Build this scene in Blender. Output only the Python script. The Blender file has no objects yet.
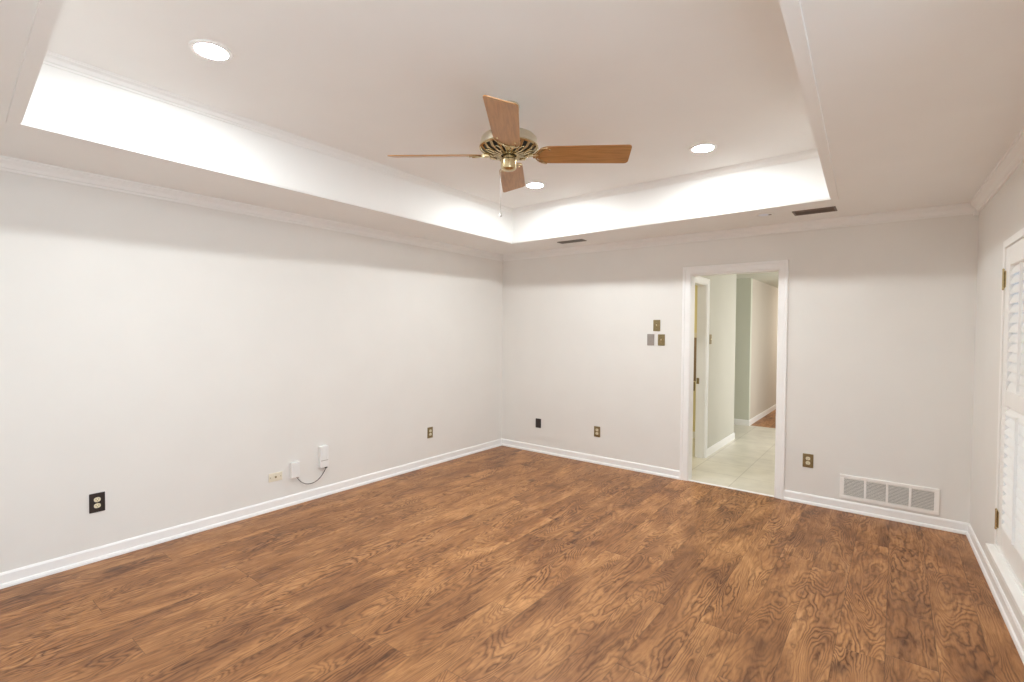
import bpy, bmesh, math, random
from mathutils import Vector, Matrix
random.seed(7)
PI = math.pi
scene = bpy.context.scene
C = scene.collection

# ---------------------------------------------------------------- camera
yaw, pitch, roll, fpx = 0.6601, -0.0231, 0.0075, 494.34
fwd = Vector((-math.sin(yaw)*math.cos(pitch), math.cos(yaw)*math.cos(pitch), math.sin(pitch)))
rt = Vector((math.cos(yaw), math.sin(yaw), 0)); up = rt.cross(fwd)
r2 = math.cos(roll)*rt + math.sin(roll)*up
u2 = -math.sin(roll)*rt + math.cos(roll)*up
cam_d = bpy.data.cameras.new('camera'); cam = bpy.data.objects.new('camera', cam_d); C.objects.link(cam)
M = Matrix((r2, u2, -fwd)).transposed().to_4x4(); M.translation = Vector((3.9999, -4.9481, 1.4929))
cam.matrix_world = M
cam_d.sensor_width = 36; cam_d.lens = fpx*36/1024; cam_d.clip_start = 0.02
scene.camera = cam

# ---------------------------------------------------------------- world, exposure
world = bpy.data.worlds.new('sky'); scene.world = world; world.use_nodes = True
wn = world.node_tree; bg = wn.nodes['Background']
bg.inputs['Color'].default_value = (0.50, 0.70, 1.0, 1)
bg.inputs['Strength'].default_value = 0.35
scene.view_settings.view_transform = 'Standard'; scene.view_settings.look = 'None'
scene.view_settings.gamma = 1; scene.view_settings.use_curve_mapping = False
scene.view_settings.exposure = 0.36
scene.cycles.use_denoising = True
scene.cycles.max_bounces = 14; scene.cycles.diffuse_bounces = 10
scene.cycles.sample_clamp_indirect = 6.0

CAN_STRENGTH = 350.0
CAN_COLOR = (0.945, 1.0, 1.01)

def area(name, loc, direction, sx, sy, power, color):
    d = bpy.data.lights.new(name, 'AREA'); d.shape = 'RECTANGLE'; d.size = sx; d.size_y = sy
    d.energy = power; d.color = color
    o = bpy.data.objects.new(name, d); C.objects.link(o); o.location = loc
    o.rotation_euler = Vector(direction).to_track_quat('-Z', 'Y').to_euler()
    return o
# daylight outside the openings, then area lights inside the hall and side room
area('daylight_side_window', (5.05, -2.35, 1.25), (-1, 0.0, 0.25), 2.4, 1.7, 6, (0.75, 0.87, 1.0))
area('added_door_fill', (5.05, -4.45, 1.05), (-1, 0.12, 0.12), 1.3, 1.8, 58, (0.70, 0.86, 1.0))  # fill daylight through the added glass door, out of view
area('daylight_hall_opening', (4.25, 2.9, 1.2), (-1, 0.05, -0.1), 1.5, 1.6, 34, (1.0, 0.97, 0.90))
area('far_hall_light', (3.3, 6.6, 1.7), (-1, 0.0, -0.4), 0.8, 1.2, 22, (1.0, 0.90, 0.76))  # area light inside the far hall, no opening there
area('side_room_fill', (1.0, 1.1, 2.2), (0.2, 0.3, -1), 0.4, 0.4, 9, (1.0, 0.86, 0.52))  # unseen area light that brightens the side room, no fixture
area('hall_jamb_fill', (3.3, 0.45, 2.31), (-0.35, 0.3, -1), 0.3, 0.3, 8, (1.0, 0.96, 0.90))  # fill added to brighten the side opening's jamb, no fixture

# ---------------------------------------------------------------- helpers
def new_bm(): return bmesh.new()

def bx(bm, x0, x1, y0, y1, z0, z1, M=None):
    r = bmesh.ops.create_cube(bm, size=1)
    vs = r['verts']
    for v in vs:
        v.co = Vector(((x0+x1)/2+v.co.x*(x1-x0), (y0+y1)/2+v.co.y*(y1-y0), (z0+z1)/2+v.co.z*(z1-z0)))
        if M is not None: v.co = M @ v.co
    return vs

def prism(bm, pts, z0, z1, M=None):
    """closed polygon (x, y) extruded from z0 to z1"""
    a = [bm.verts.new((x, y, z0)) for x, y in pts]; b = [bm.verts.new((x, y, z1)) for x, y in pts]
    n = len(pts)
    bm.faces.new(a[::-1]); bm.faces.new(b)
    for i in range(n): bm.faces.new((a[i], a[(i+1) % n], b[(i+1) % n], b[i]))
    if M is not None:
        for v in a+b: v.co = M @ v.co
    return a+b

def lathe(bm, prof, seg=40, M=None):
    """profile (r, z) revolved about z, capped where r reaches zero"""
    rings = []
    for r, z in prof:
        if r < 1e-6: rings.append([bm.verts.new((0, 0, z))])
        else: rings.append([bm.verts.new((r*math.cos(2*PI*i/seg), r*math.sin(2*PI*i/seg), z)) for i in range(seg)])
    for A, B in zip(rings, rings[1:]):
        for i in range(seg):
            j = (i+1) % seg
            if len(A) == 1 and len(B) == 1: continue
            if len(A) == 1: bm.faces.new((A[0], B[j], B[i]))
            elif len(B) == 1: bm.faces.new((A[i], A[j], B[0]))
            else: bm.faces.new((A[i], A[j], B[j], B[i]))
    vs = [v for R_ in rings for v in R_]
    if M is not None:
        for v in vs: v.co = M @ v.co
    return vs

def tube(bm, pts, r, seg=10, closed=False):
    pts = [Vector(p) for p in pts]; n = len(pts); rings = []
    for i, p in enumerate(pts):
        if closed: t = pts[(i+1) % n]-pts[i-1]
        else: t = pts[min(i+1, n-1)]-pts[max(i-1, 0)]
        t.normalize()
        a = t.cross(Vector((0, 0, 1)))
        if a.length < 1e-3: a = t.cross(Vector((1, 0, 0)))
        a.normalize(); b = t.cross(a)
        rings.append([bm.verts.new(p+r*(math.cos(2*PI*k/seg)*a+math.sin(2*PI*k/seg)*b)) for k in range(seg)])
    m = n if closed else n-1
    for i in range(m):
        A, B = rings[i], rings[(i+1) % n]
        for k in range(seg): bm.faces.new((A[k], A[(k+1) % seg], B[(k+1) % seg], B[k]))
    if not closed: bm.faces.new(rings[0][::-1]); bm.faces.new(rings[-1])

def sweep(bm, path, prof, closed):
    """profile (offset to the left of travel, z) swept along a flat path with mitred corners"""
    P = [Vector(p) for p in path]; n = len(P); rings = []
    for i in range(n):
        def nrm(a, b):
            d = (b-a).normalized(); return Vector((-d.y, d.x))
        if closed or 0 < i < n-1:
            n1 = nrm(P[i-1], P[i]); n2 = nrm(P[i], P[(i+1) % n])
            m = (n1+n2)/(1+n1.dot(n2))
        elif i == 0: m = nrm(P[0], P[1])
        else: m = nrm(P[-2], P[-1])
        rings.append([bm.verts.new((P[i].x+m.x*d, P[i].y+m.y*d, z)) for d, z in prof])
    k = len(prof)
    for i in range(n if closed else n-1):
        A, B = rings[i], rings[(i+1) % n]
        for j in range(k): bm.faces.new((A[j], A[(j+1) % k], B[(j+1) % k], B[j]))
    if not closed: bm.faces.new(rings[0]); bm.faces.new(rings[-1][::-1])

def obj(name, bm, m, parent=None, bevel=0, smooth=False, label=None, seg=2):
    bmesh.ops.recalc_face_normals(bm, faces=bm.faces[:])
    me = bpy.data.meshes.new(name); bm.to_mesh(me); bm.free()
    me.materials.append(m)
    if smooth:
        for p in me.polygons: p.use_smooth = True
        me.set_sharp_from_angle(angle=math.radians(38))
    o = bpy.data.objects.new(name, me); C.objects.link(o)
    if parent: o.parent = parent
    if bevel:
        b = o.modifiers.new('bevel', 'BEVEL'); b.width = bevel; b.segments = seg; b.limit_method = 'ANGLE'
    if label: o['label'] = label
    return o

def struct(name, bm, m, parent=None, bevel=0, **k):
    o = obj(name, bm, m, parent, bevel, **k)
    if parent is None: o['kind'] = 'structure'
    return o

def thing(name, label, cat, loc=(0, 0, 0), rotz=0, group=None, M=None):
    o = bpy.data.objects.new(name, None); C.objects.link(o); o.empty_display_size = 0.05
    if M is not None: o.matrix_world = M
    else: o.location = loc; o.rotation_euler = (0, 0, rotz)
    o['label'] = label; o['category'] = cat
    if group: o['group'] = group
    return o

def dup(root, M, label):
    r = root.copy(); C.objects.link(r); r.matrix_world = M; r['label'] = label
    for ch in list(root.children):
        c = ch.copy(); C.objects.link(c); c.parent = r
        for g in list(ch.children):
            d = g.copy(); C.objects.link(d); d.parent = c
    return r

# ---------------------------------------------------------------- materials
def mat(name, col, rough=0.5, metal=0.0, noise=0.0, scale=30, bump=0.0, spec=0.5, coat=0.0):
    m = bpy.data.materials.new(name); m.use_nodes = True
    nt = m.node_tree; b = nt.nodes['Principled BSDF']
    b.inputs['Roughness'].default_value = rough; b.inputs['Metallic'].default_value = metal
    b.inputs['Specular IOR Level'].default_value = spec; b.inputs['Coat Weight'].default_value = coat
    b.inputs['Base Color'].default_value = (*col, 1)
    tc = nt.nodes.new('ShaderNodeTexCoord')
    nz = nt.nodes.new('ShaderNodeTexNoise'); nz.inputs['Scale'].default_value = scale; nz.inputs['Detail'].default_value = 4
    nt.links.new(tc.outputs['Object'], nz.inputs['Vector'])
    if noise:
        r = nt.nodes.new('ShaderNodeValToRGB')
        r.color_ramp.elements[0].position = 0.3; r.color_ramp.elements[1].position = 0.7
        r.color_ramp.elements[0].color = (*[c*(1-noise) for c in col], 1)
        r.color_ramp.elements[1].color = (*[min(1, c*(1+noise)) for c in col], 1)
        nt.links.new(nz.outputs['Fac'], r.inputs['Fac']); nt.links.new(r.outputs['Color'], b.inputs['Base Color'])
    if bump:
        bp = nt.nodes.new('ShaderNodeBump'); bp.inputs['Strength'].default_value = bump; bp.inputs['Distance'].default_value = 0.002
        nt.links.new(nz.outputs['Fac'], bp.inputs['Height']); nt.links.new(bp.outputs['Normal'], b.inputs['Normal'])
    return m

def emit(name, col, strength):
    m = bpy.data.materials.new(name); m.use_nodes = True; nt = m.node_tree
    b = nt.nodes['Principled BSDF']; b.inputs['Base Color'].default_value = (0.9, 0.9, 0.9, 1)
    b.inputs['Emission Color'].default_value = (*col, 1); b.inputs['Emission Strength'].default_value = strength
    return m

WALL = mat('pale_grey_wall_paint', (0.800, 0.786, 0.755), 0.7, noise=0.012, scale=3, bump=0.05)
CEIL = mat('off_white_ceiling_paint', (0.865, 0.862, 0.845), 0.75, noise=0.01, scale=3, bump=0.04)
TRIM = mat('white_gloss_trim_paint', (0.92, 0.92, 0.915), 0.35, noise=0.01, scale=8)
HALLW = mat('pale_sage_hall_paint', (0.60, 0.585, 0.52), 0.7, noise=0.012, scale=3)
HALLG = mat('green_grey_hall_paint', (0.64, 0.655, 0.56), 0.7, noise=0.012, scale=3)
HALLT = mat('tan_hall_paint', (0.60, 0.55, 0.48), 0.7, noise=0.012, scale=3)
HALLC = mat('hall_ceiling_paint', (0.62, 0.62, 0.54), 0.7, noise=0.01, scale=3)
YELL = mat('yellow_room_paint', (0.80, 0.72, 0.42), 0.7, noise=0.012, scale=3)
BROWNP = mat('tan_panel_paint', (0.30, 0.21, 0.13), 0.5, noise=0.05, scale=10)
SHUT = mat('white_shutter_paint', (0.90, 0.89, 0.865), 0.4, noise=0.01, scale=8)
BRASS = mat('polished_brass', (0.60, 0.49, 0.29), 0.25, 1.0, noise=0.05, scale=12)
OLDB = mat('antique_brass_plate', (0.30, 0.235, 0.12), 0.38, 0.85, noise=0.12, scale=60)
NICK = mat('satin_champagne_metal', (0.62, 0.56, 0.44), 0.32, 0.9, noise=0.04, scale=10)
DARK = mat('dark_bronze', (0.035, 0.030, 0.026), 0.45, 0.4, noise=0.1, scale=40)
BLKP = mat('black_plastic', (0.030, 0.022, 0.020), 0.3, noise=0.08, scale=50)
IVORY = mat('ivory_plastic', (0.78, 0.72, 0.52), 0.35, noise=0.02, scale=40)
IVPL = mat('ivory_plate', (0.80, 0.74, 0.60), 0.4, noise=0.03, scale=40)
WPL = mat('white_plastic', (0.84, 0.84, 0.83), 0.35, noise=0.01, scale=30)
GPL = mat('warm_grey_plastic', (0.34, 0.30, 0.27), 0.5, noise=0.04, scale=50)
CABLE = mat('dark_grey_cable', (0.10, 0.09, 0.085), 0.5, noise=0.05, scale=80)
VENTM = mat('brown_register_metal', (0.24, 0.195, 0.165), 0.55, 0.2, noise=0.08, scale=40)
VENTG = mat('grey_register_metal', (0.20, 0.185, 0.165), 0.55, 0.2, noise=0.08, scale=40)
GRILL = mat('painted_grille', (0.92, 0.90, 0.87), 0.45, noise=0.01, scale=20)
SLAT = mat('grille_slat_paint', (0.78, 0.75, 0.70), 0.5, noise=0.02, scale=20)
CLEAR = mat('clear_bead', (0.6, 0.6, 0.58), 0.15, 0.3, noise=0.02, scale=30)
LENS = emit('lit_lamp_lens', CAN_COLOR, CAN_STRENGTH)

def glass_mat():
    m = bpy.data.materials.new('window_glass'); m.use_nodes = True; nt = m.node_tree
    for n in list(nt.nodes): nt.nodes.remove(n)
    o = nt.nodes.new('ShaderNodeOutputMaterial'); mx = nt.nodes.new('ShaderNodeMixShader')
    t = nt.nodes.new('ShaderNodeBsdfTransparent'); g = nt.nodes.new('ShaderNodeBsdfGlossy'); g.inputs['Roughness'].default_value = 0.02
    mx.inputs[0].default_value = 0.07
    nt.links.new(t.outputs[0], mx.inputs[1]); nt.links.new(g.outputs[0], mx.inputs[2]); nt.links.new(mx.outputs[0], o.inputs[0])
    return m
GLASS = glass_mat()

class NT:
    """tiny node-graph helper"""
    def __init__(s, m): s.nt = m.node_tree
    def n(s, t, **k):
        x = s.nt.nodes.new(t)
        for a, b in k.items(): setattr(x, a, b)
        return x
    def set(s, sock, v):
        if isinstance(v, bpy.types.NodeSocket): s.nt.links.new(v, sock)
        else: sock.default_value = v
    def math(s, op, a, b=0.0, c=0.0):
        x = s.n('ShaderNodeMath', operation=op); s.set(x.inputs[0], a); s.set(x.inputs[1], b); s.set(x.inputs[2], c); return x.outputs[0]
    def comb(s, x, y, z):
        c = s.n('ShaderNodeCombineXYZ'); s.set(c.inputs[0], x); s.set(c.inputs[1], y); s.set(c.inputs[2], z); return c.outputs[0]
    def noise(s, v, scale, detail=2, rough=0.5, dist=0.0):
        x = s.n('ShaderNodeTexNoise'); s.set(x.inputs['Vector'], v); x.inputs['Scale'].default_value = scale
        x.inputs['Detail'].default_value = detail; x.inputs['Roughness'].default_value = rough; x.inputs['Distortion'].default_value = dist
        return x.outputs['Fac']
    def white(s, v):
        x = s.n('ShaderNodeTexWhiteNoise', noise_dimensions='3D'); s.set(x.inputs['Vector'], v); return x.outputs['Value']
    def ramp(s, f, stops):
        x = s.n('ShaderNodeValToRGB'); s.set(x.inputs[0], f); e = x.color_ramp.elements
        while len(e) < len(stops): e.new(0.5)
        for q, (p, c) in zip(e, stops):
            q.position = p; q.color = (*c, 1) if len(c) == 3 else c
        return x.outputs[0]
    def mix(s, f, a, b, mode='MIX'):
        x = s.n('ShaderNodeMix', data_type='RGBA', blend_type=mode); s.set(x.inputs[0], f); s.set(x.inputs[6], a); s.set(x.inputs[7], b); return x.outputs[2]
    def mapr(s, v, a, b, c, d):
        x = s.n('ShaderNodeMapRange'); s.set(x.inputs[0], v)
        for i, q in enumerate((a, b, c, d)): x.inputs[i+1].default_value = q
        return x.outputs[0]

def floor_mat():
    m = bpy.data.materials.new('hand_scraped_hickory_planks'); m.use_nodes = True
    g = NT(m); b = m.node_tree.nodes['Principled BSDF']
    tc = g.n('ShaderNodeTexCoord'); sp = g.n('ShaderNodeSeparateXYZ'); g.set(sp.inputs[0], tc.outputs['Object'])
    x, y = sp.outputs[0], sp.outputs[1]
    W, L = 0.19, 1.5
    xs = g.math('DIVIDE', x, W); col = g.math('FLOOR', xs); fx = g.math('FRACT', xs)
    r0 = g.white(g.comb(col, 3.3, 1.7))
    ys = g.math('ADD', g.math('DIVIDE', y, L), g.math('MULTIPLY', r0, 7.0))
    row = g.math('FLOOR', ys); fy = g.math('FRACT', ys)
    idv = g.comb(col, row, 0.5)
    r1 = g.white(idv); r2 = g.white(g.comb(col, row, 9.1)); r3 = g.white(g.comb(row, col, 4.7))
    # figured grain: contour lines of a stretched, warped noise field, different on every plank
    P = g.comb(g.math('ADD', x, g.math('MULTIPLY', r1, 37.0)), g.math('ADD', g.math('MULTIPLY', y, 0.18), g.math('MULTIPLY', r2, 53.0)), g.math('MULTIPLY', r3, 9.0))
    P2 = g.comb(g.math('ADD', x, g.math('MULTIPLY', r2, 37.0)), g.math('ADD', g.math('MULTIPLY', y, 0.34), g.math('MULTIPLY', r1, 31.0)), r3)
    n1 = g.noise(P, 5.0, 1.6, 0.45, 0.9)
    n2 = g.noise(P2, 26.0, 2.0, 0.5, 0.4)
    field = g.math('ADD', g.math('MULTIPLY', n1, 27.0), g.math('MULTIPLY', n2, 2.2))
    tri = g.math('ABSOLUTE', g.math('SUBTRACT', g.math('FRACT', field), 0.5))          # 0..0.5
    line = g.math('POWER', g.mapr(tri, 0.0, 0.5, 1.0, 0.0), 1.6)                       # bright ridge = dark grain line
    # fine straight fibres
    F = g.comb(g.math('ADD', g.math('MULTIPLY', x, 30.0), g.math('MULTIPLY', n1, 9.0)), g.math('MULTIPLY', y, 2.6), g.math('MULTIPLY', r1, 20.0))
    fib = g.noise(F, 2.0, 4.0, 0.65, 0.3)
    # broad patches of heartwood
    B = g.comb(g.math('ADD', g.math('MULTIPLY', x, 2.2), g.math('MULTIPLY', r1, 20.0)), g.math('ADD', g.math('MULTIPLY', y, 0.8), g.math('MULTIPLY', r2, 20.0)), r3)
    pat = g.noise(B, 2.2, 3.0, 0.55, 0.6)
    K = g.comb(g.math('MULTIPLY', x, 2.0), g.math('MULTIPLY', y, 1.2), g.math('MULTIPLY', r3, 11.0))
    vor = g.n('ShaderNodeTexVoronoi', feature='F1'); g.set(vor.inputs['Vector'], g.comb(g.math('ADD', x, g.math('MULTIPLY', n2, 0.06)), g.math('MULTIPLY', y, 0.7), r3)); vor.inputs['Scale'].default_value = 2.6
    knot = g.mapr(vor.outputs['Distance'], 0.02, 0.13, 1.0, 0.0)
    base = g.ramp(pat, [(0.22, (0.175, 0.074, 0.030)), (0.42, (0.350, 0.158, 0.060)), (0.58, (0.485, 0.236, 0.092)), (0.78, (0.640, 0.340, 0.145))])
    tint = g.ramp(r2, [(0.0, (0.92, 0.89, 0.87)), (0.5, (1.0, 0.99, 0.98)), (1.0, (1.08, 1.06, 1.02))])
    c1 = g.mix(1.0, base, tint, 'MULTIPLY')
    amt = g.math('MULTIPLY', line, g.mapr(g.noise(P2, 6.0, 2.0), 0.35, 0.65, 0.30, 0.95))
    c2 = g.mix(amt, c1, g.mix(1.0, c1, (0.30, 0.23, 0.19, 1), 'MULTIPLY'))
    c3 = g.mix(g.mapr(fib, 0.42, 0.66, 0.0, 0.75), c2, g.mix(1.0, c2, (0.62, 0.57, 0.54, 1), 'MULTIPLY'))
    c4 = g.mix(g.math('MULTIPLY', knot, 0.75), c3, (0.07, 0.030, 0.016, 1))
    gx = g.math('MULTIPLY', g.math('MINIMUM', fx, g.math('SUBTRACT', 1.0, fx)), W)
    gy = g.math('MULTIPLY', g.math('MINIMUM', fy, g.math('SUBTRACT', 1.0, fy)), L)
    gap = g.mapr(g.math('MINIMUM', gx, gy), 0.0006, 0.0026, 1.0, 0.0)
    c5 = g.mix(g.math('MULTIPLY', gap, 0.4), c4, (0.045, 0.020, 0.010, 1))
    g.set(b.inputs['Base Color'], c5)
    g.set(b.inputs['Roughness'], g.mapr(fib, 0.2, 0.8, 0.36, 0.52))
    b.inputs['Specular IOR Level'].default_value = 0.38
    h = g.math('SUBTRACT', g.math('ADD', g.math('MULTIPLY', line, -0.35), g.math('MULTIPLY', pat, 1.5)), g.math('MULTIPLY', gap, 1.0))
    bp = g.n('ShaderNodeBump'); bp.inputs['Strength'].default_value = 0.35; bp.inputs['Distance'].default_value = 0.0015
    g.set(bp.inputs['Height'], h); g.set(b.inputs['Normal'], bp.outputs[0])
    return m
FLOOR = floor_mat()

def tile_mat():
    m = bpy.data.materials.new('cream_floor_tile'); m.use_nodes = True
    g = NT(m); b = m.node_tree.nodes['Principled BSDF']
    tc = g.n('ShaderNodeTexCoord')
    br = g.n('ShaderNodeTexBrick'); g.set(br.inputs['Vector'], tc.outputs['Object'])
    br.offset = 0.0; br.inputs['Scale'].default_value = 1.0; br.inputs['Brick Width'].default_value = 0.46; br.inputs['Row Height'].default_value = 0.46
    br.inputs['Mortar Size'].default_value = 0.005; br.inputs['Mortar Smooth'].default_value = 0.3
    br.inputs['Color1'].default_value = (0.74, 0.71, 0.63, 1); br.inputs['Color2'].default_value = (0.70, 0.67, 0.59, 1)
    br.inputs['Mortar'].default_value = (0.56, 0.53, 0.46, 1)
    nz = g.noise(tc.outputs['Object'], 5.0, 4)
    c = g.mix(1.0, br.outputs['Color'], g.ramp(nz, [(0.3, (0.90, 0.89, 0.87)), (0.7, (1.06, 1.05, 1.03))]), 'MULTIPLY')
    g.set(b.inputs['Base Color'], c); b.inputs['Roughness'].default_value = 0.28
    return m
TILE = tile_mat()

def blade_mat(name, ca, cb, cc):
    m = bpy.data.materials.new(name); m.use_nodes = True
    g = NT(m); b = m.node_tree.nodes['Principled BSDF']
    tc = g.n('ShaderNodeTexCoord'); sp = g.n('ShaderNodeSeparateXYZ'); g.set(sp.inputs[0], tc.outputs['Object'])
    v = g.comb(g.math('MULTIPLY', sp.outputs[0], 2.0), g.math('MULTIPLY', sp.outputs[1], 22.0), sp.outputs[2])
    n = g.noise(v, 3.0, 4, 0.6, 0.4)
    g.set(b.inputs['Base Color'], g.ramp(n, [(0.3, ca), (0.5, cb), (0.72, cc)]))
    b.inputs['Roughness'].default_value = 0.34
    return m
BLADE = blade_mat('oak_fan_blade', (0.32, 0.150, 0.045), (0.42, 0.200, 0.063), (0.49, 0.245, 0.085))
BEDGE = mat('dark_blade_edge', (0.10, 0.045, 0.02), 0.4, noise=0.1, scale=30)

# ---------------------------------------------------------------- setting
H, HT = 2.44, 2.795
XR = 4.46; RA = 0.026; YF = -5.35; WT = 0.12
def xr(y): return XR + RA*(-y)
bm = new_bm(); prism(bm, [(-WT, YF-WT), (xr(YF)+WT, YF-WT), (xr(0.02)+WT, 0.02), (-WT, 0.02)], -0.05, 0.0); struct('floor', bm, FLOOR)
bm = new_bm(); bx(bm, -WT, 0, YF-WT, WT, 0, 2.95); struct('wall_left', bm, WALL)
DX0, DX1, DZ = 2.385, 3.175, 2.055                     # doorway
bm = new_bm()
bx(bm, 0, DX0, 0, WT, 0, 2.95); bx(bm, DX1, XR+WT, 0, WT, 0, 2.95); bx(bm, DX0, DX1, 0, WT, DZ, 2.95)
struct('wall_back', bm, WALL)
# right wall frame: u runs from the back corner towards the camera, v into the room
ud = Vector((RA, -1, 0)).normalized(); vd = Vector((-ud.y*-1, 0, 0))
vd = Vector((-1, -RA, 0)).normalized()
RW = Matrix(((ud.x, vd.x, 0, XR), (ud.y, vd.y, 0, 0), (0, 0, 1, 0), (0, 0, 0, 1)))
WU0, WU1, WZ0, WZ1 = 1.04, 3.74, 0.275, 1.985          # window opening
GU0, GU1 = 3.98, 5.22                                 # opening for the added glass door, unseen beside the camera
bm = new_bm()
bx(bm, -WT, WU0, -WT, 0, 0, 2.95, RW); bx(bm, WU1, GU0, -WT, 0, 0, 2.95, RW); bx(bm, GU1, -YF+WT, -WT, 0, 0, 2.95, RW); bx(bm, GU0, GU1, -WT, 0, 2.05, 2.95, RW)
bx(bm, WU0, WU1, -WT, 0, 0, WZ0, RW); bx(bm, WU0, WU1, -WT, 0, WZ1, 2.95, RW)
struct('wall_right', bm, WALL)
# front wall behind the camera
bm = new_bm(); bx(bm, 0, xr(YF), YF-WT, YF, 0, 2.95); struct('wall_front', bm, WALL)
# unseen glass door added in the right wall to let fill daylight in
d3 = bpy.data.objects.new('added_door_3', None); C.objects.link(d3); d3['kind'] = 'structure'
bm = new_bm()
for a_, b_ in ((GU0, GU0+.06), ((GU0+GU1)/2-.03, (GU0+GU1)/2+.03), (GU1-.06, GU1)): bx(bm, a_, b_, -.09, -.04, 0, 2.05, RW)
for a_, b_ in ((0, .10), (1.97, 2.05)): bx(bm, GU0, GU1, -.088, -.042, a_, b_, RW)
obj('door_frame', bm, TRIM, d3)
bm = new_bm(); bx(bm, GU0+.03, GU1-.03, -.068, -.062, .05, 2.0, RW); obj('door_glass', bm, GLASS, d3)

# tray ceiling: soffit ring, sides of the tray, upper ceiling
T = [Vector((0.676, -0.676)), Vector((0.768, -4.516)), Vector((3.768, -4.700)), Vector((3.612, -0.795))]   # BL FL FR BR
Rm = [Vector((-WT, WT)), Vector((-WT, YF-WT)), Vector((xr(YF)+WT, YF-WT)), Vector((XR+WT, WT))]
bm = new_bm()
def ring(pts, z): return [bm.verts.new((p.x, p.y, z)) for p in pts]
o1 = ring(Rm, H); i1 = ring(T, H); i2 = ring(T, HT); o2 = ring(Rm, 2.95)
top_in = i2
for k in range(4):
    j = (k+1) % 4
    bm.faces.new((o1[k], o1[j], i1[j], i1[k]))
    bm.faces.new((i1[k], i1[j], i2[j], i2[k]))
    bm.faces.new((o1[k], o1[j], o2[j], o2[k]))
bm.faces.new(top_in); bm.faces.new(o2)
struct('ceiling', bm, CEIL)
# flat board round the mouth of the tray, proud of the soffit
Tl = [(p.x, p.y) for p in T]                           # BL FL FR BR is counter-clockwise: left of travel = into the opening
bm = new_bm(); sweep(bm, Tl, [(-0.006, 2.4405), (-0.005, 2.431), (-0.050, 2.431), (-0.052, 2.4405)], True)
struct('trim_1', bm, CEIL)
bm = new_bm()
sweep(bm, Tl, [(0, HT+.001), (0, HT-.052), (0.006, HT-.052), (0.008, HT-.042), (0.014, HT-.038), (0.022, HT-.022), (0.034, HT-.012), (0.036, HT-.006), (0.040, HT-.004), (0.040, HT+.001)], True)
struct('trim_2', bm, CEIL, smooth=False)
# crown moulding round the room
room = [(0, 0), (0, YF), (xr(YF), YF), (XR, 0)]
bm = new_bm()
sweep(bm, room, [(0, H+.001), (0, H-.074), (0.010, H-.074), (0.012, H-.060), (0.018, H-.056), (0.026, H-.036), (0.044, H-.020), (0.048, H-.012), (0.056, H-.010), (0.058, H+.001)], True)
struct('trim_3', bm, CEIL)
# little block at the back right corner where the crown lengths meet
bm = new_bm(); bx(bm, XR-.030, XR, -.030, 0, H-.092, H-.01); struct('trim_4', bm, CEIL, bevel=.004)
bm = new_bm(); bx(bm, 0, .020, -.020, 0, H-.088, H-.01); struct('trim_5', bm, CEIL, bevel=.003)

# baseboards with shoe moulding
BP = [(0, 0), (0.022, 0), (0.022, 0.010), (0.018, 0.021), (0.011, 0.025), (0.011, 0.074), (0.006, 0.084), (0, 0.086)]
CX0, CX1 = DX0-.072, DX1+.068
gp = RW @ Vector((GU0-.05, 0, 0))
for nm, pth in (('baseboard_left', [(0, 0), (0, YF)]), ('baseboard_front', [(0.02, YF), (xr(YF)-.02, YF)]), ('baseboard_right', [(gp.x, gp.y), (XR, 0)])):
    bm = new_bm(); sweep(bm, pth, BP, False); struct(nm, bm, TRIM)
bm = new_bm(); sweep(bm, [(XR-.005, 0), (CX1, 0)], BP, False); sweep(bm, [(CX0, 0), (0.005, 0)], BP, False); struct('baseboard_back', bm, TRIM)

# doorway casing and jambs
d1 = bpy.data.objects.new('door_1', None); C.objects.link(d1); d1['kind'] = 'structure'
def casing(parent, M=None, x0=DX0, x1=DX1, z=DZ, w0=.072, w1=.068, wt=.072, y=0.0, th=.016):
    # flat path in (x, z); built upright, mitred at the head
    bm = new_bm(); prof = [(0, 0), (0, -th*.6), (.004, -th*.8), (.046, -th*.85), (.050, -th*1.3), (.068, -th*1.35), (.072, -th*.9), (.072, 0)]
    P = [(x0+.004, 0, -1, 0, w0), (x0+.004, z-.004, -1, 1, w0), (x1-.004, z-.004, 1, 1, w1), (x1-.004, 0, 1, 0, w1)]
    rings = []
    for px, pz, sx, sz, w in P:
        rings.append([bm.verts.new((px+sx*d*(w+.004)/.072, y+o, pz+sz*d*(wt+.004)/.072)) for d, o in prof])
    for A, B in zip(rings, rings[1:]):
        for j in range(len(prof)): bm.faces.new((A[j], A[(j+1) % len(prof)], B[(j+1) % len(prof)], B[j]))
    bm.faces.new(rings[0]); bm.faces.new(rings[-1][::-1])
    if M is not None:
        for v in bm.verts: v.co = M @ v.co
    return obj('door_casing', bm, TRIM, parent)
casing(d1)
bm = new_bm()
bx(bm, DX0-.001, DX0+.008, 0.001, WT, 0, DZ); bx(bm, DX1-.012, DX1+.001, 0.001, WT, 0, DZ); bx(bm, DX0, DX1, 0.001, WT, DZ-.016, DZ)
obj('door_jamb', bm, TRIM, d1)
bm = new_bm(); bx(bm, DX0+.001, DX1-.001, 0.0, 0.035, -0.01, 0.006)
obj('threshold', bm, TRIM, d1, bevel=.002)

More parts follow.
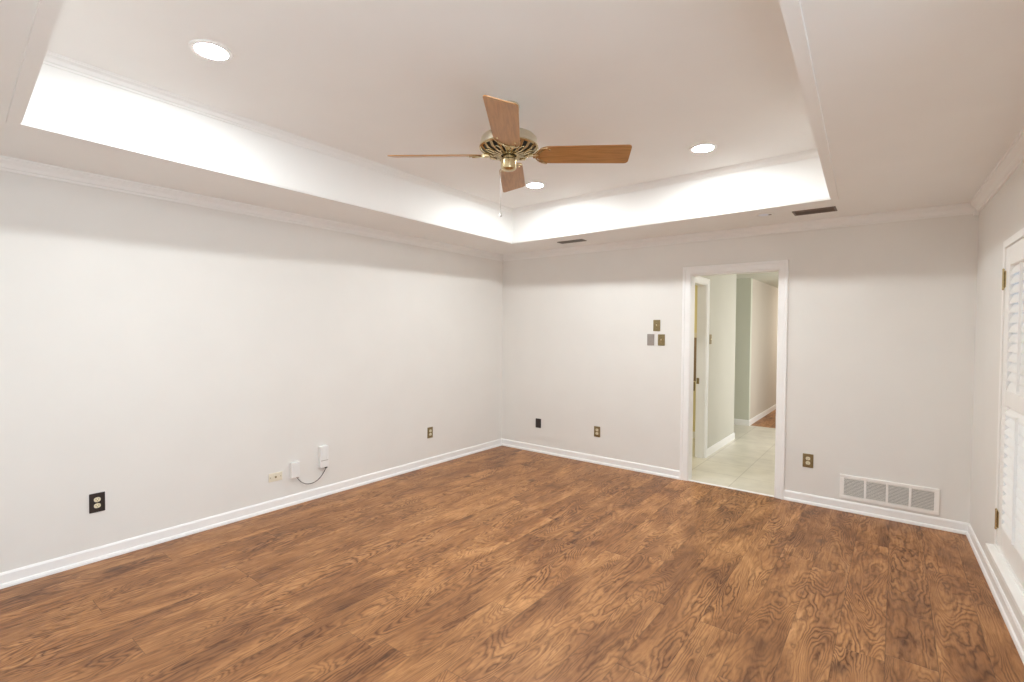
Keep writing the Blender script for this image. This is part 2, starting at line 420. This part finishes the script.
# ---------------------------------------------------------------- hallway beyond the doorway
HH = 2.33; LX = 2.25; DY0, DY1, D2Z = 0.20, 1.00, 2.04
bm = new_bm(); bx(bm, -1.6, 5.0, 0.02, 3.55, -0.05, 0.0); struct('floor_hall_tile', bm, TILE)
bm = new_bm(); bx(bm, 1.9, 5.0, 3.55, 9.2, -0.05, 0.0); struct('floor_hall_wood', bm, FLOOR)
bm = new_bm()                                           # left wall of the hall with an opening to the side room
bx(bm, LX-.10, LX, WT, DY0, 0, HH+.1); bx(bm, LX-.10, LX, DY1, 2.34, 0, HH+.1); bx(bm, LX-.10, LX, DY0, DY1, D2Z, HH+.1)
struct('wall_hall_left', bm, HALLW)
bm = new_bm(); bx(bm, -1.6, LX-.10, 2.24, 2.34, 0, HH+.1); struct('wall_hall_corner', bm, HALLW)
bm = new_bm(); bx(bm, -1.6, 2.19, 3.50, 3.60, 0, HH+.1); struct('wall_hall_turn', bm, HALLG)
bm = new_bm(); bx(bm, 2.09, 2.19, 3.60, 9.2, 0, HH+.1); struct('wall_hall_far', bm, HALLT)
bm = new_bm(); bx(bm, 1.9, 5.0, 9.2, 9.3, 0, HH+.1); struct('wall_hall_end', bm, HALLT)
bm = new_bm(); bx(bm, -1.6, 5.0, WT, 9.3, HH, HH+.1); struct('ceiling_hall', bm, HALLC)
bm = new_bm()                                           # right wall of the hall with a wide bright opening
bx(bm, 3.9, 4.0, WT, 2.1, 0, HH+.1); bx(bm, 3.9, 4.0, 3.7, 9.2, 0, HH+.1); bx(bm, 3.9, 4.0, 2.1, 3.7, 2.05, HH+.1)
struct('wall_hall_right', bm, HALLW)
bm = new_bm(); bx(bm, -1.7, -1.6, WT, 3.6, 0, HH+.1); struct('wall_side_room', bm, YELL)
HB = [(0, 0), (0.012, 0), (0.012, 0.075), (0.006, 0.09), (0, 0.09)]
for nm, pth in (('baseboard_hall_left', [(-1.5, 2.34), (LX, 2.34), (LX, DY1+.06)]), ('baseboard_hall_far', [(2.19, 9.2), (2.19, 3.50), (-1.5, 3.50)])):
    bm = new_bm(); sweep(bm, pth if nm.endswith('left') else pth, [(-d, z) for d, z in HB] if False else HB, False); struct(nm, bm, TRIM)
# casing of the side opening
d2 = bpy.data.objects.new('door_2', None); C.objects.link(d2); d2['kind'] = 'structure'
HM = Matrix(((0, -1, 0, LX), (1, 0, 0, 0), (0, 0, 1, 0), (0, 0, 0, 1)))     # local x -> world y, local -y -> world +x
casing(d2, HM, DY0, DY1, D2Z, .06, .06, .06, 0, .014)
bm = new_bm(); bx(bm, LX-.10, LX, DY0, DY0+.016, 0, D2Z); bx(bm, LX-.102, LX, DY1-.016, DY1+.001, 0, D2Z); bx(bm, LX-.10, LX, DY0, DY1, D2Z-.016, D2Z)
obj('door_jamb', bm, TRIM, d2)
bm = new_bm(); bx(bm, LX-.095, LX-.065, DY1-.019, DY1-.015, .87, .94); obj('strike_plate', bm, OLDB, d2, label='dark brass strike plate')
# back wall of the side room: painted above a rail, tan panel, wall below
bm = new_bm(); bx(bm, -1.6, LX-.10, 2.04, 2.14, 0, HH+.1); struct('wall_side_room_back', bm, YELL)
bm = new_bm(); bx(bm, 1.2, LX-.10, 2.015, 2.04, .80, 1.40); struct('trim_6', bm, BROWNP)
bm = new_bm(); bx(bm, 1.2, LX-.10, 2.00, 2.04, 1.40, 1.47); struct('trim_7', bm, IVPL, bevel=.004)
bm = new_bm(); sweep(bm, [(LX-.10, 2.04), (-1.5, 2.04)], HB, False); struct('baseboard_side_room', bm, TRIM)

# ---------------------------------------------------------------- window with plantation shutters (right wall)
w1 = bpy.data.objects.new('window_1', None); C.objects.link(w1); w1['kind'] = 'structure'
bm = new_bm()
FW = .045
bx(bm, WU0-.022, WU0+.018, -.10, .016, WZ0, WZ1+.026, RW); bx(bm, WU1-.018, WU1+.022, -.10, .016, WZ0, WZ1+.026, RW)
bx(bm, WU0+.018, WU1-.018, -.10, .016, WZ1-.014, WZ1+.026, RW); bx(bm, WU0+.018, WU1-.018, -.10, .014, WZ0, WZ0+.018, RW)
obj('window_frame', bm, SHUT, w1, bevel=.002)
bm = new_bm()
for k in range(4):
    u = WU0+.03+k*(WU1-WU0-.06)/3; bx(bm, u-.02, u+.02, -.105, -.08, WZ0+.018, WZ1-.014, RW)
for z in (WZ0+.035, 1.13, WZ1-.03): bx(bm, WU0+.018, WU1-.018, -.104, -.081, z-.02, z+.02, RW)
obj('window_sash', bm, SHUT, w1)
bm = new_bm(); bx(bm, WU0+.02, WU1-.02, -.095, -.091, WZ0+.02, WZ1-.02, RW); obj('window_glass', bm, GLASS, w1)
bm = new_bm(); bx(bm, WU0-.035, WU1+.035, -.10, .052, WZ0-.024, WZ0, RW); bx(bm, WU0-.03, WU1+.03, 0, .020, WZ0-.065, WZ0-.024, RW)
obj('window_sill', bm, SHUT, w1, bevel=.004)

PW = (WU1-WU0-.040)/3.0
SZ0, SZ1 = WZ0+.022, WZ1-.018
def make_shutter():
    t = thing('shutter_panel', 'x', 'shutter', M=Matrix.Identity(4), group='plantation shutter panels')
    st, th = .095, .030
    for u in (0.002, PW-.002-st):
        bm = new_bm(); bx(bm, u, u+st, -th/2, th/2, 0, SZ1-SZ0); obj('stile', bm, SHUT, t, bevel=.003)
    rails = [(0, .13), (.80, .885), (SZ1-SZ0-.105, SZ1-SZ0)]
    for a, b_ in rails:
        bm = new_bm(); bx(bm, st+.002, PW-.002-st, -th/2+.001, th/2-.001, a, b_); obj('rail', bm, SHUT, t, bevel=.003)
    for (a, b_) in ((.13, .80), (.885, SZ1-SZ0-.105)):
        n = 13 if a < .5 else 13
        pitch_ = (b_-a)/n; ang = math.radians(48 if a < .5 else 70)
        for k in range(n):
            zc = a+pitch_*(k+.5); bm = new_bm()
            half = .028; pts = []
            for q in range(12):                       # elliptical louvre section
                th_ = 2*PI*q/12; p = half*math.cos(th_); w = .0045*math.sin(th_)
                # room side edge down, window side edge up
                pts.append((p*math.cos(ang)-w*math.sin(ang), zc-(p*math.sin(ang)+w*math.cos(ang))))
            A = [bm.verts.new((st+.004, v, z)) for v, z in pts]; B = [bm.verts.new((PW-.004-st, v, z)) for v, z in pts]
            bm.faces.new(A); bm.faces.new(B[::-1])
            for i in range(12): bm.faces.new((A[i], A[(i+1) % 12], B[(i+1) % 12], B[i]))
            obj('louver', bm, SHUT, t, smooth=True)
        bm = new_bm(); bx(bm, PW/2-.006, PW/2+.006, .021, .032, a+.02, b_-.02)
        for k in range(n):
            zc = a+pitch_*(k+.5)-.022; bx(bm, PW/2-.002, PW/2+.002, .016, .024, zc-.002, zc+.002)
        obj('tilt_rod', bm, SHUT, t)
    return t
def shutter_matrix(k):
    return RW @ Matrix.Translation((WU0+.020+k*PW, -.006, SZ0))
proto = make_shutter(); proto.matrix_world = shutter_matrix(0)
proto['label'] = 'white louvered shutter panel hinged at the window edge nearest the far corner'
for zc in (.440-SZ0, 1.795-SZ0):                      # butt hinges on the first panel
    bm = new_bm()
    bx(bm, -.028, .000, .0155, .0205, zc-.05, zc+.05); bx(bm, .002, .024, .0155, .0185, zc-.045, zc+.045)
    tube(bm, [(.001, .024, zc-.052), (.001, .024, zc+.052)], .0045, 10)
    for s in (-1, 1): lathe(bm, [(0, s*.006), (.0055, 0), (.0055, -s*.004), (0, -s*.004)], 10, Matrix.Translation((.001, .024, zc+s*.056)))
    obj('hinge', bm, BRASS, proto, label='small brass butt hinge')
for k in (1, 2):
    r = proto.copy(); C.objects.link(r); r.matrix_world = shutter_matrix(k)
    r['label'] = ('white louvered shutter panel in the middle of the window', 'white louvered shutter panel nearest the camera')[k-1]
    for ch in list(proto.children):
        if ch.name.startswith('hinge'): continue
        c = ch.copy(); C.objects.link(c); c.parent = r

# ---------------------------------------------------------------- recessed lights
def make_downlight():
    t = thing('recessed_light', 'x', 'ceiling light', group='lit recessed lights in the tray')
    bm = new_bm(); lathe(bm, [(.066, -.001), (.070, -.007), (.088, -.005), (.091, 0.0)], 48)
    obj('trim_ring', bm, TRIM, t, smooth=True)
    bm = new_bm(); lathe(bm, [(0, -.0065), (.050, -.0062), (.067, -.005), (.067, -.002), (0, -.002)], 40)
    obj('lens', bm, LENS, t, smooth=True)
    return t
can = make_downlight()
spots = [((1.43, -3.96), 'lit round recessed light nearest the left front of the tray'),
         ((2.89, -1.32), 'lit round recessed light to the right of the fan, towards the doorway'),
         ((1.41, -1.29), 'lit round recessed light behind the fan, nearest the back corner'),
         ((2.92, -4.02), 'lit round recessed light overhead near the camera')]
for i, ((x, y), lb) in enumerate(spots):
    Mx = Matrix.Translation((x, y, HT))
    if i == 0: can.matrix_world = Mx; can['label'] = lb
    else: dup(can, Mx, lb)
t = thing('soffit_light', 'small unlit round light set flush in the soffit beside the brown vent', 'ceiling light', (3.139, -.520, H))
bm = new_bm(); lathe(bm, [(.046, -.002), (.050, -.006), (.066, -.005), (.070, 0), (.046, 0)], 40); obj('trim_ring', bm, WPL, t, smooth=True)
bm = new_bm(); lathe(bm, [(0, -.010), (.022, -.009), (.036, -.005), (.047, -.001), (0, -.001)], 32); obj('lens', bm, mat('frosted_cool_lens', (.80, .86, .98), .3, noise=.01), t, smooth=True)
bm = new_bm(); bx(bm, .030, .052, -.006, .010, -.0095, -.004); obj('dark_spot', bm, GPL, t, bevel=.001)  # grey block that makes the dark spot on the lens

# ---------------------------------------------------------------- soffit vents
def ceiling_vent(name, label, x0, x1, y0, y1, m):
    t = thing(name, label, 'vent', ((x0+x1)/2, (y0+y1)/2, H)); w, d = (x1-x0)/2, (y1-y0)/2
    bm = new_bm()
    bx(bm, -w, w, -d, -d+.014, -.008, 0); bx(bm, -w, w, d-.014, d, -.008, 0)
    bx(bm, -w, -w+.014, -d+.014, d-.014, -.008, 0); bx(bm, w-.014, w, -d+.014, d-.014, -.008, 0)
    obj('frame', bm, m, t, bevel=.002)
    bm = new_bm(); bx(bm, -w+.012, w-.012, -d+.012, d-.012, -.0015, -.0005); obj('backing', bm, DARK, t)
    n = 10
    for k in range(n):
        yc = -d+.014+(2*d-.028)*(k+.5)/n; bm = new_bm()
        bx(bm, -w+.0145, w-.0145, -.0045, .0045, -.0008, .0008, Matrix.Translation((0, yc, -.0055)) @ Matrix.Rotation(math.radians(35), 4, 'X'))
        obj('slat', bm, m, t)
ceiling_vent('ceiling_vent', 'brown slotted metal vent in the soffit above the right of the doorway', 3.333, 3.622, -.505, -.352, VENTM)
ceiling_vent('ceiling_vent', 'narrow grey slotted metal vent in the soffit near the far left corner', 1.10, 1.405, -.435, -.335, VENTG)

# ---------------------------------------------------------------- return grille
t = thing('wall_grille', 'long white return air grille in four louvered sections above the baseboard', 'vent', (3.97, 0, .205))
gw, gh = .316, .099
bm = new_bm()
bx(bm, -gw, gw, -.012, 0, gh-.026, gh); bx(bm, -gw, gw, -.012, 0, -gh, -gh+.026)
bx(bm, -gw, -gw+.030, -.012, 0, -gh+.026, gh-.026); bx(bm, gw-.030, gw, -.012, 0, -gh+.026, gh-.026)
sec = (2*gw-.060)/4
for k in (1, 2, 3):
    xc = -gw+.030+sec*k; bx(bm, xc-.009, xc+.009, -.0115, 0, -gh+.026, gh-.026)
obj('frame', bm, GRILL, t, bevel=.0025)
bm = new_bm(); bx(bm, -gw+.02, gw-.02, -.002, -.0005, -gh+.02, gh-.02); obj('backing', bm, mat('grille_shadow_backing', (.09, .085, .08), .8, noise=.05), t)
for k in range(4):
    xa = -gw+.030+sec*k+(.0095 if k else 0.0005); xb = -gw+.030+sec*(k+1)-(.0095 if k < 3 else .0005)
    bm = new_bm(); n = 13
    for q in range(n):
        zc = -gh+.026+(2*gh-.052)*(q+.5)/n
        bx(bm, xa, xb, -.0052, .0052, -.0009, .0009, Matrix.Translation((0, -.0062, zc)) @ Matrix.Rotation(math.radians(35), 4, 'X'))
    obj('louver_section', bm, SLAT, t)

# ---------------------------------------------------------------- wall plates.  local frame: x across, -y out of the wall, z up
def on_back(x, z): return Matrix.Translation((x, 0, z))
def on_left(y, z): return Matrix.Translation((0, y, z)) @ Matrix.Rotation(PI/2, 4, 'Z')     # local -y -> world +x
def rounded(bm, cx, cz, w, h, r, y0, y1, n=5):
    pts = []
    for (sx, sz, a0) in ((1, 1, 0), (-1, 1, 90), (-1, -1, 180), (1, -1, 270)):
        for q in range(n+1):
            a = math.radians(a0+90*q/n); pts.append((cx+sx*(w/2-r)+r*math.cos(a), cz+sz*(h/2-r)+r*math.sin(a)))
    A = [bm.verts.new((x, y0, z)) for x, z in pts]; B = [bm.verts.new((x, y1, z)) for x, z in pts]; k = len(pts)
    bm.faces.new(A); bm.faces.new(B[::-1])
    for i in range(k): bm.faces.new((A[i], A[(i+1) % k], B[(i+1) % k], B[i]))
def screw(parent, x, z, m=OLDB, y=-.006):
    bm = new_bm(); lathe(bm, [(0, .0012), (.0028, .0008), (.0034, 0), (0, 0)], 14, Matrix.Translation((x, y, z)) @ Matrix.Rotation(PI/2, 4, 'X'))
    obj('screw', bm, m, parent)
def plate(name, label, cat, M, pm, w=.076, h=.118, group=None):
    t = thing(name, label, cat, M=M, group=group)
    bm = new_bm(); rounded(bm, 0, 0, w, h, .004, 0, -.006); obj('cover_plate', bm, pm, t, bevel=.002)
    return t
def outlet(label, M, pm, rm=IVORY, w=.076, h=.118):
    t = plate('wall_outlet', label, 'outlet', M, pm, w, h, None)
    for s in (1, -1):
        bm = new_bm(); zc = s*.0195
        rounded(bm, 0, zc, .034, .029, .0125, -.005, -.0085); r = obj('receptacle', bm, rm, t, bevel=.0008)
        bm = new_bm(); bx(bm, -.0078, -.0056, -.0088, -.0083, zc-.002, zc+.007); bx(bm, .0056, .0078, -.0088, -.0083, zc-.001, zc+.006)
        bx(bm, -.0022, .0022, -.0088, -.0083, zc-.0095, zc-.0055); obj('slots', bm, DARK, r)
    screw(t, 0, 0)
    return t
outlet('black cover plate outlet with two cream sockets, nearest the camera on the left wall', on_left(-4.096, .372), BLKP, w=.080, h=.122)
outlet('brass outlet on the left wall near the far corner', on_left(-1.245, .362), OLDB)
outlet('brass outlet on the back wall, between the black plate and the doorway', on_back(1.378, .357), OLDB)
outlet('brass outlet on the back wall to the right of the doorway, near the long grille', on_back(3.420, .376), OLDB, w=.080)
t = plate('blank_plate', 'small black wall plate on the back wall nearest the corner', 'wall plate', on_back(.577, .354), BLKP, .078, .112)
screw(t, 0, .030, DARK); screw(t, 0, -.030, DARK)
# horizontal ivory jack plate
t = plate('jack_plate', 'ivory horizontal jack plate low on the left wall beside the white adapter', 'wall plate', on_left(-2.95, .270), IVPL, .112, .070)
bm = new_bm(); lathe(bm, [(0, .010), (.004, .010), (.004, .004), (.008, .003), (.008, 0), (0, 0)], 16, Matrix.Translation((0, -.006, 0)) @ Matrix.Rotation(PI/2, 4, 'X')); obj('jack', bm, OLDB, t)
screw(t, .042, 0); screw(t, -.042, 0)
# toggles and thermostat plate
def toggle(label, M):
    t = plate('light_switch', label, 'light switch', M, OLDB, .074, .116)
    bm = new_bm(); bx(bm, -.005, .005, -.0075, -.0055, -.012, .012); obj('slot', bm, BRASS, t)
    bm = new_bm(); bx(bm, -.004, .004, -.018, -.006, -.004, .005, Matrix.Rotation(math.radians(-25), 4, 'X')); obj('toggle', bm, IVORY, t, bevel=.001)
    screw(t, 0, .030, BRASS); screw(t, 0, -.030, BRASS)
toggle('brass toggle switch beside the doorway, topmost of the three plates', on_back(2.050, 1.546))
toggle('brass toggle switch beside the doorway, lower right of the three plates', on_back(2.101, 1.398))
t = plate('fan_control', 'grey wall control beside the doorway, lower left of the three plates', 'wall control', on_back(1.987, 1.398), GPL, .076, .118)
bm = new_bm(); rounded(bm, 0, 0, .046, .090, .004, -.005, -.010); obj('rocker', bm, GPL, t, bevel=.001)
for q in range(4):
    bm = new_bm(); bx(bm, -.016+q*.0095, -.0125+q*.0095, -.0115, -.0095, -.030, .030); obj('ridge', bm, GPL, t)
# hall switch on the hall's left wall
t = plate('light_switch', 'small brass switch on the hallway wall seen through the doorway', 'light switch', Matrix.Translation((LX, 1.170, 1.395)) @ Matrix.Rotation(PI/2, 4, 'Z'), OLDB, .074, .116)
bm = new_bm(); bx(bm, -.004, .004, -.016, -.006, -.004, .006); obj('toggle', bm, IVORY, t)
t = plate('wall_outlet', 'brass outlet in the yellow side room seen past the door jamb', 'outlet', Matrix.Translation((1.765, 2.04, .72)), OLDB, .08, .12)
for s in (1, -1):
    bm = new_bm(); rounded(bm, 0, s*.0195, .034, .029, .0125, -.005, -.0085); obj('receptacle', bm, IVORY, t)

# ---------------------------------------------------------------- adapter, wall box and cable
t = thing('power_adapter', 'small white plug-in adapter low on the left wall beside the ivory plate', 'adapter', M=on_left(-2.793, .297))
bm = new_bm(); rounded(bm, 0, 0, .072, .130, .006, 0, -.034); obj('housing', bm, WPL, t, bevel=.003)
bm = new_bm(); rounded(bm, .002, .012, .044, .080, .004, -.034, -.0365); obj('face_panel', bm, WPL, t, bevel=.001)
bm = new_bm(); bx(bm, .010, .030, -.030, -.012, -.072, -.062); obj('plug_boot', bm, GPL, t, bevel=.002)
t = thing('wall_box', 'taller white wall box joined by a cable to the adapter', 'wall box', M=on_left(-2.530, .358))
bm = new_bm(); rounded(bm, 0, 0, .080, .188, .008, 0, -.038); obj('housing', bm, WPL, t, bevel=.004)
bm = new_bm(); rounded(bm, -.006, .026, .034, .100, .003, -.038, -.041); rounded(bm, .022, .026, .014, .100, .003, -.038, -.041); obj('cover', bm, WPL, t, bevel=.001)
bm = new_bm(); bx(bm, -.032, .034, -.0405, -.037, -.034, -.030); obj('seam', bm, GPL, t)
bm = new_bm(); bx(bm, .016, .034, -.028, -.012, -.108, -.092); obj('plug_boot', bm, CABLE, t, bevel=.002)
bm = new_bm(); pts = []
ya, za, yb, zb = -2.773, .224, -2.505, .252
for i in range(25):
    s = i/24; y = ya+(yb-ya)*(s+.06*math.sin(2*PI*s)*-0.4); z = za*(1-s)+zb*s - .088*(1-(2*s-1)**2)*(1+.15*s)
    pts.append((.020-.006*math.sin(PI*s), y, z))
tube(bm, pts, .0028, 8)
o = obj('power_cable', bm, CABLE, None, smooth=True); o['label'] = 'thin dark cable sagging along the left wall from adapter to wall box'; o['category'] = 'cable'

# ---------------------------------------------------------------- ceiling fan
FXc, FYc, BZ, BA, BR_ = 2.202, -2.675, 2.506, 0.612, 0.697
fan = thing('ceiling_fan', 'four blade ceiling fan with oak blades and champagne metal motor', 'ceiling fan', (FXc, FYc, 0))
bm = new_bm(); lathe(bm, [(0, HT), (.055, HT), (.059, HT-.006), (.058, HT-.034), (.050, HT-.058), (.028, HT-.068), (.018, HT-.070), (0, HT-.070)], 48); obj('canopy', bm, NICK, fan, smooth=True)
bm = new_bm(); lathe(bm, [(0, HT-.065), (.013, HT-.065), (.013, 2.635), (0, 2.635)], 24); obj('downrod', bm, NICK, fan, smooth=True)
bm = new_bm(); lathe(bm, [(0, 2.640), (.028, 2.638), (.034, 2.626), (.070, 2.622), (.130, 2.616), (.152, 2.609), (.163, 2.596), (.165, 2.582), (.165, 2.566), (.170, 2.562), (.170, 2.552), (.164, 2.548), (0, 2.548)], 64)
obj('motor_housing', bm, NICK, fan, smooth=True)
bm = new_bm(); lathe(bm, [(0, 2.550), (.158, 2.550), (.150, 2.533), (.060, 2.514), (0, 2.512)], 64); obj('vent_plate', bm, DARK, fan, smooth=True, label='dark underside of the motor behind the brass ribs')
bm = new_bm()
for k in range(22):                                    # radiating ribs of the open metal grille
    a = 2*PI*(k+.5)/22; m_ = Matrix.Rotation(a, 4, 'Z')
    P = []
    tw = .0052
    pr = [(.052, 2.506), (.100, 2.512), (.145, 2.526), (.164, 2.546)]
    for (r_, z_) in pr:
        P.append([bm.verts.new(m_ @ Vector((r_, s*tw*(0.5+r_/.12), z_+dz))) for s, dz in ((-1, 0), (1, 0), (1, -.006), (-1, -.006))])
    for A, B in zip(P, P[1:]):
        for i in range(4): bm.faces.new((A[i], A[(i+1) % 4], B[(i+1) % 4], B[i]))
    bm.faces.new(P[0]); bm.faces.new(P[-1][::-1])
obj('radial_grille', bm, BRASS, fan, label='polished brass radiating ribs')
bm = new_bm(); lathe(bm, [(.158, 2.556), (.170, 2.552), (.172, 2.544), (.166, 2.538), (.158, 2.541)], 64); lathe(bm, [(.046, 2.514), (.062, 2.510), (.062, 2.502), (.046, 2.502)], 40)
for k in range(11):
    a = 2*PI*(k+.5)/11; m_ = Matrix.Rotation(a, 4, 'Z')
    tube(bm, [m_ @ Vector((.118+.024*math.cos(q*PI/6), .013*math.sin(q*PI/6), 2.509+(.024*math.cos(q*PI/6))*.28)) for q in range(12)], .0032, 6, True)
obj('grille_ring', bm, BRASS, fan, smooth=True)
bm = new_bm(); lathe(bm, [(0, 2.5240), (.034, 2.5240), (.034, 2.4820), (.030, 2.4780), (0, 2.4780)], 40); obj('switch_neck', bm, BRASS, fan, smooth=True)
bm = new_bm(); lathe(bm, [(0, 2.4820), (.040, 2.4820), (.046, 2.4760), (.046, 2.4360), (.042, 2.4260), (.028, 2.4180), (0, 2.4160)], 40); obj('switch_cup', bm, BRASS, fan, smooth=True)
# blades
PIT = math.radians(16.5)
def blade_outline(inset=0.0):
    r0, r1 = .160, BR_; w0, w1 = .076-inset, .083-inset; pts = []
    n = 12
    for i in range(n+1):                                # rounded root
        a = PI/2+PI*i/n; pts.append((r0+.075+(.075-inset)*math.cos(a), w0*math.sin(a)))
    c = .022-inset*.5; xe_ = r1-inset
    for i in range(6):
        a = -PI/2+PI/2*i/5; pts.append((xe_-c+c*math.cos(a), -w1+c+c*math.sin(a)))
    for i in range(6):
        a = PI/2*i/5; pts.append((xe_-c+c*math.cos(a), w1-c+c*math.sin(a)))
    return pts
for k in range(4):
    ang = BA+k*PI/2
    # rotating a blade direction clockwise (seen from above) gives its higher edge
    Mb = Matrix.Translation((0, 0, BZ)) @ Matrix.Rotation(ang, 4, 'Z') @ Matrix.Rotation(-PIT, 4, 'X')
    bm = new_bm(); pts = blade_outline()
    prism(bm, pts, -.003, .003)
    b_ = obj('blade', bm, BLADE, fan, bevel=.0012); b_.matrix_local = Mb
    # bracket: arm from the motor and a crescent plate round the root of the blade
    bm = new_bm(); c = []
    for i in range(15):
        a = PI/2+.15+(PI-.3)*i/14; c.append((.235+.082*math.cos(a), .072*math.sin(a), -.0065))
    tube(bm, c, .0042, 8)
    c = [(.235+.066*math.cos(PI/2+.5+(PI-1.0)*i/10), .058*math.sin(PI/2+.5+(PI-1.0)*i/10), -.0062) for i in range(11)]
    tube(bm, c, .003, 8)
    for s in (-1, 1):
        bm2 = bm; lathe(bm2, [(0, -.005), (.005, -.003), (.006, 0), (0, 0)], 12, Matrix.Translation((.235, s*.050, -.004)))
    prism(bm, [(.140, -.016), (.170, -.022), (.178, -.012), (.178, .012), (.170, .022), (.140, .016)], -.010, -.004)
    br = obj('blade_bracket', bm, BRASS, fan, smooth=True); br.matrix_local = Mb
    bm = new_bm(); Mz = Matrix.Rotation(ang, 4, 'Z')
    a_ = [(.145, 2.5280), (.170, 2.5120), (.178, 2.4980)]
    bx(bm, .110, .160, -.014, .014, 2.497, 2.510, Mz); bx(bm, .150, .172, -.014, .014, BZ-.008, 2.505, Mz)
    obj('blade_arm', bm, BRASS, fan, bevel=.003)
# pull chain
px_, py_ = -.0377, -.026
bm = new_bm()
z = 2.4240
while z > 2.185:
    lathe(bm, [(0, .0016), (.0016, 0), (0, -.0016)], 6, Matrix.Translation((px_, py_, z))); z -= .0042
tube(bm, [(px_, py_, 2.4440), (px_, py_, 2.182)], .0006, 5)
tube(bm, [(px_*.8, py_*.8, 2.4440), (px_, py_, 2.4420)], .003, 6)
ch = obj('pull_chain', bm, CLEAR, fan)
bm = new_bm(); lathe(bm, [(0, .020), (.003, .016), (.006, .006), (.0085, -.004), (.0075, -.011), (.004, -.0145), (0, -.015)], 16, Matrix.Translation((px_, py_, 2.164)))
obj('pull_knob', bm, CLEAR, ch, smooth=True)
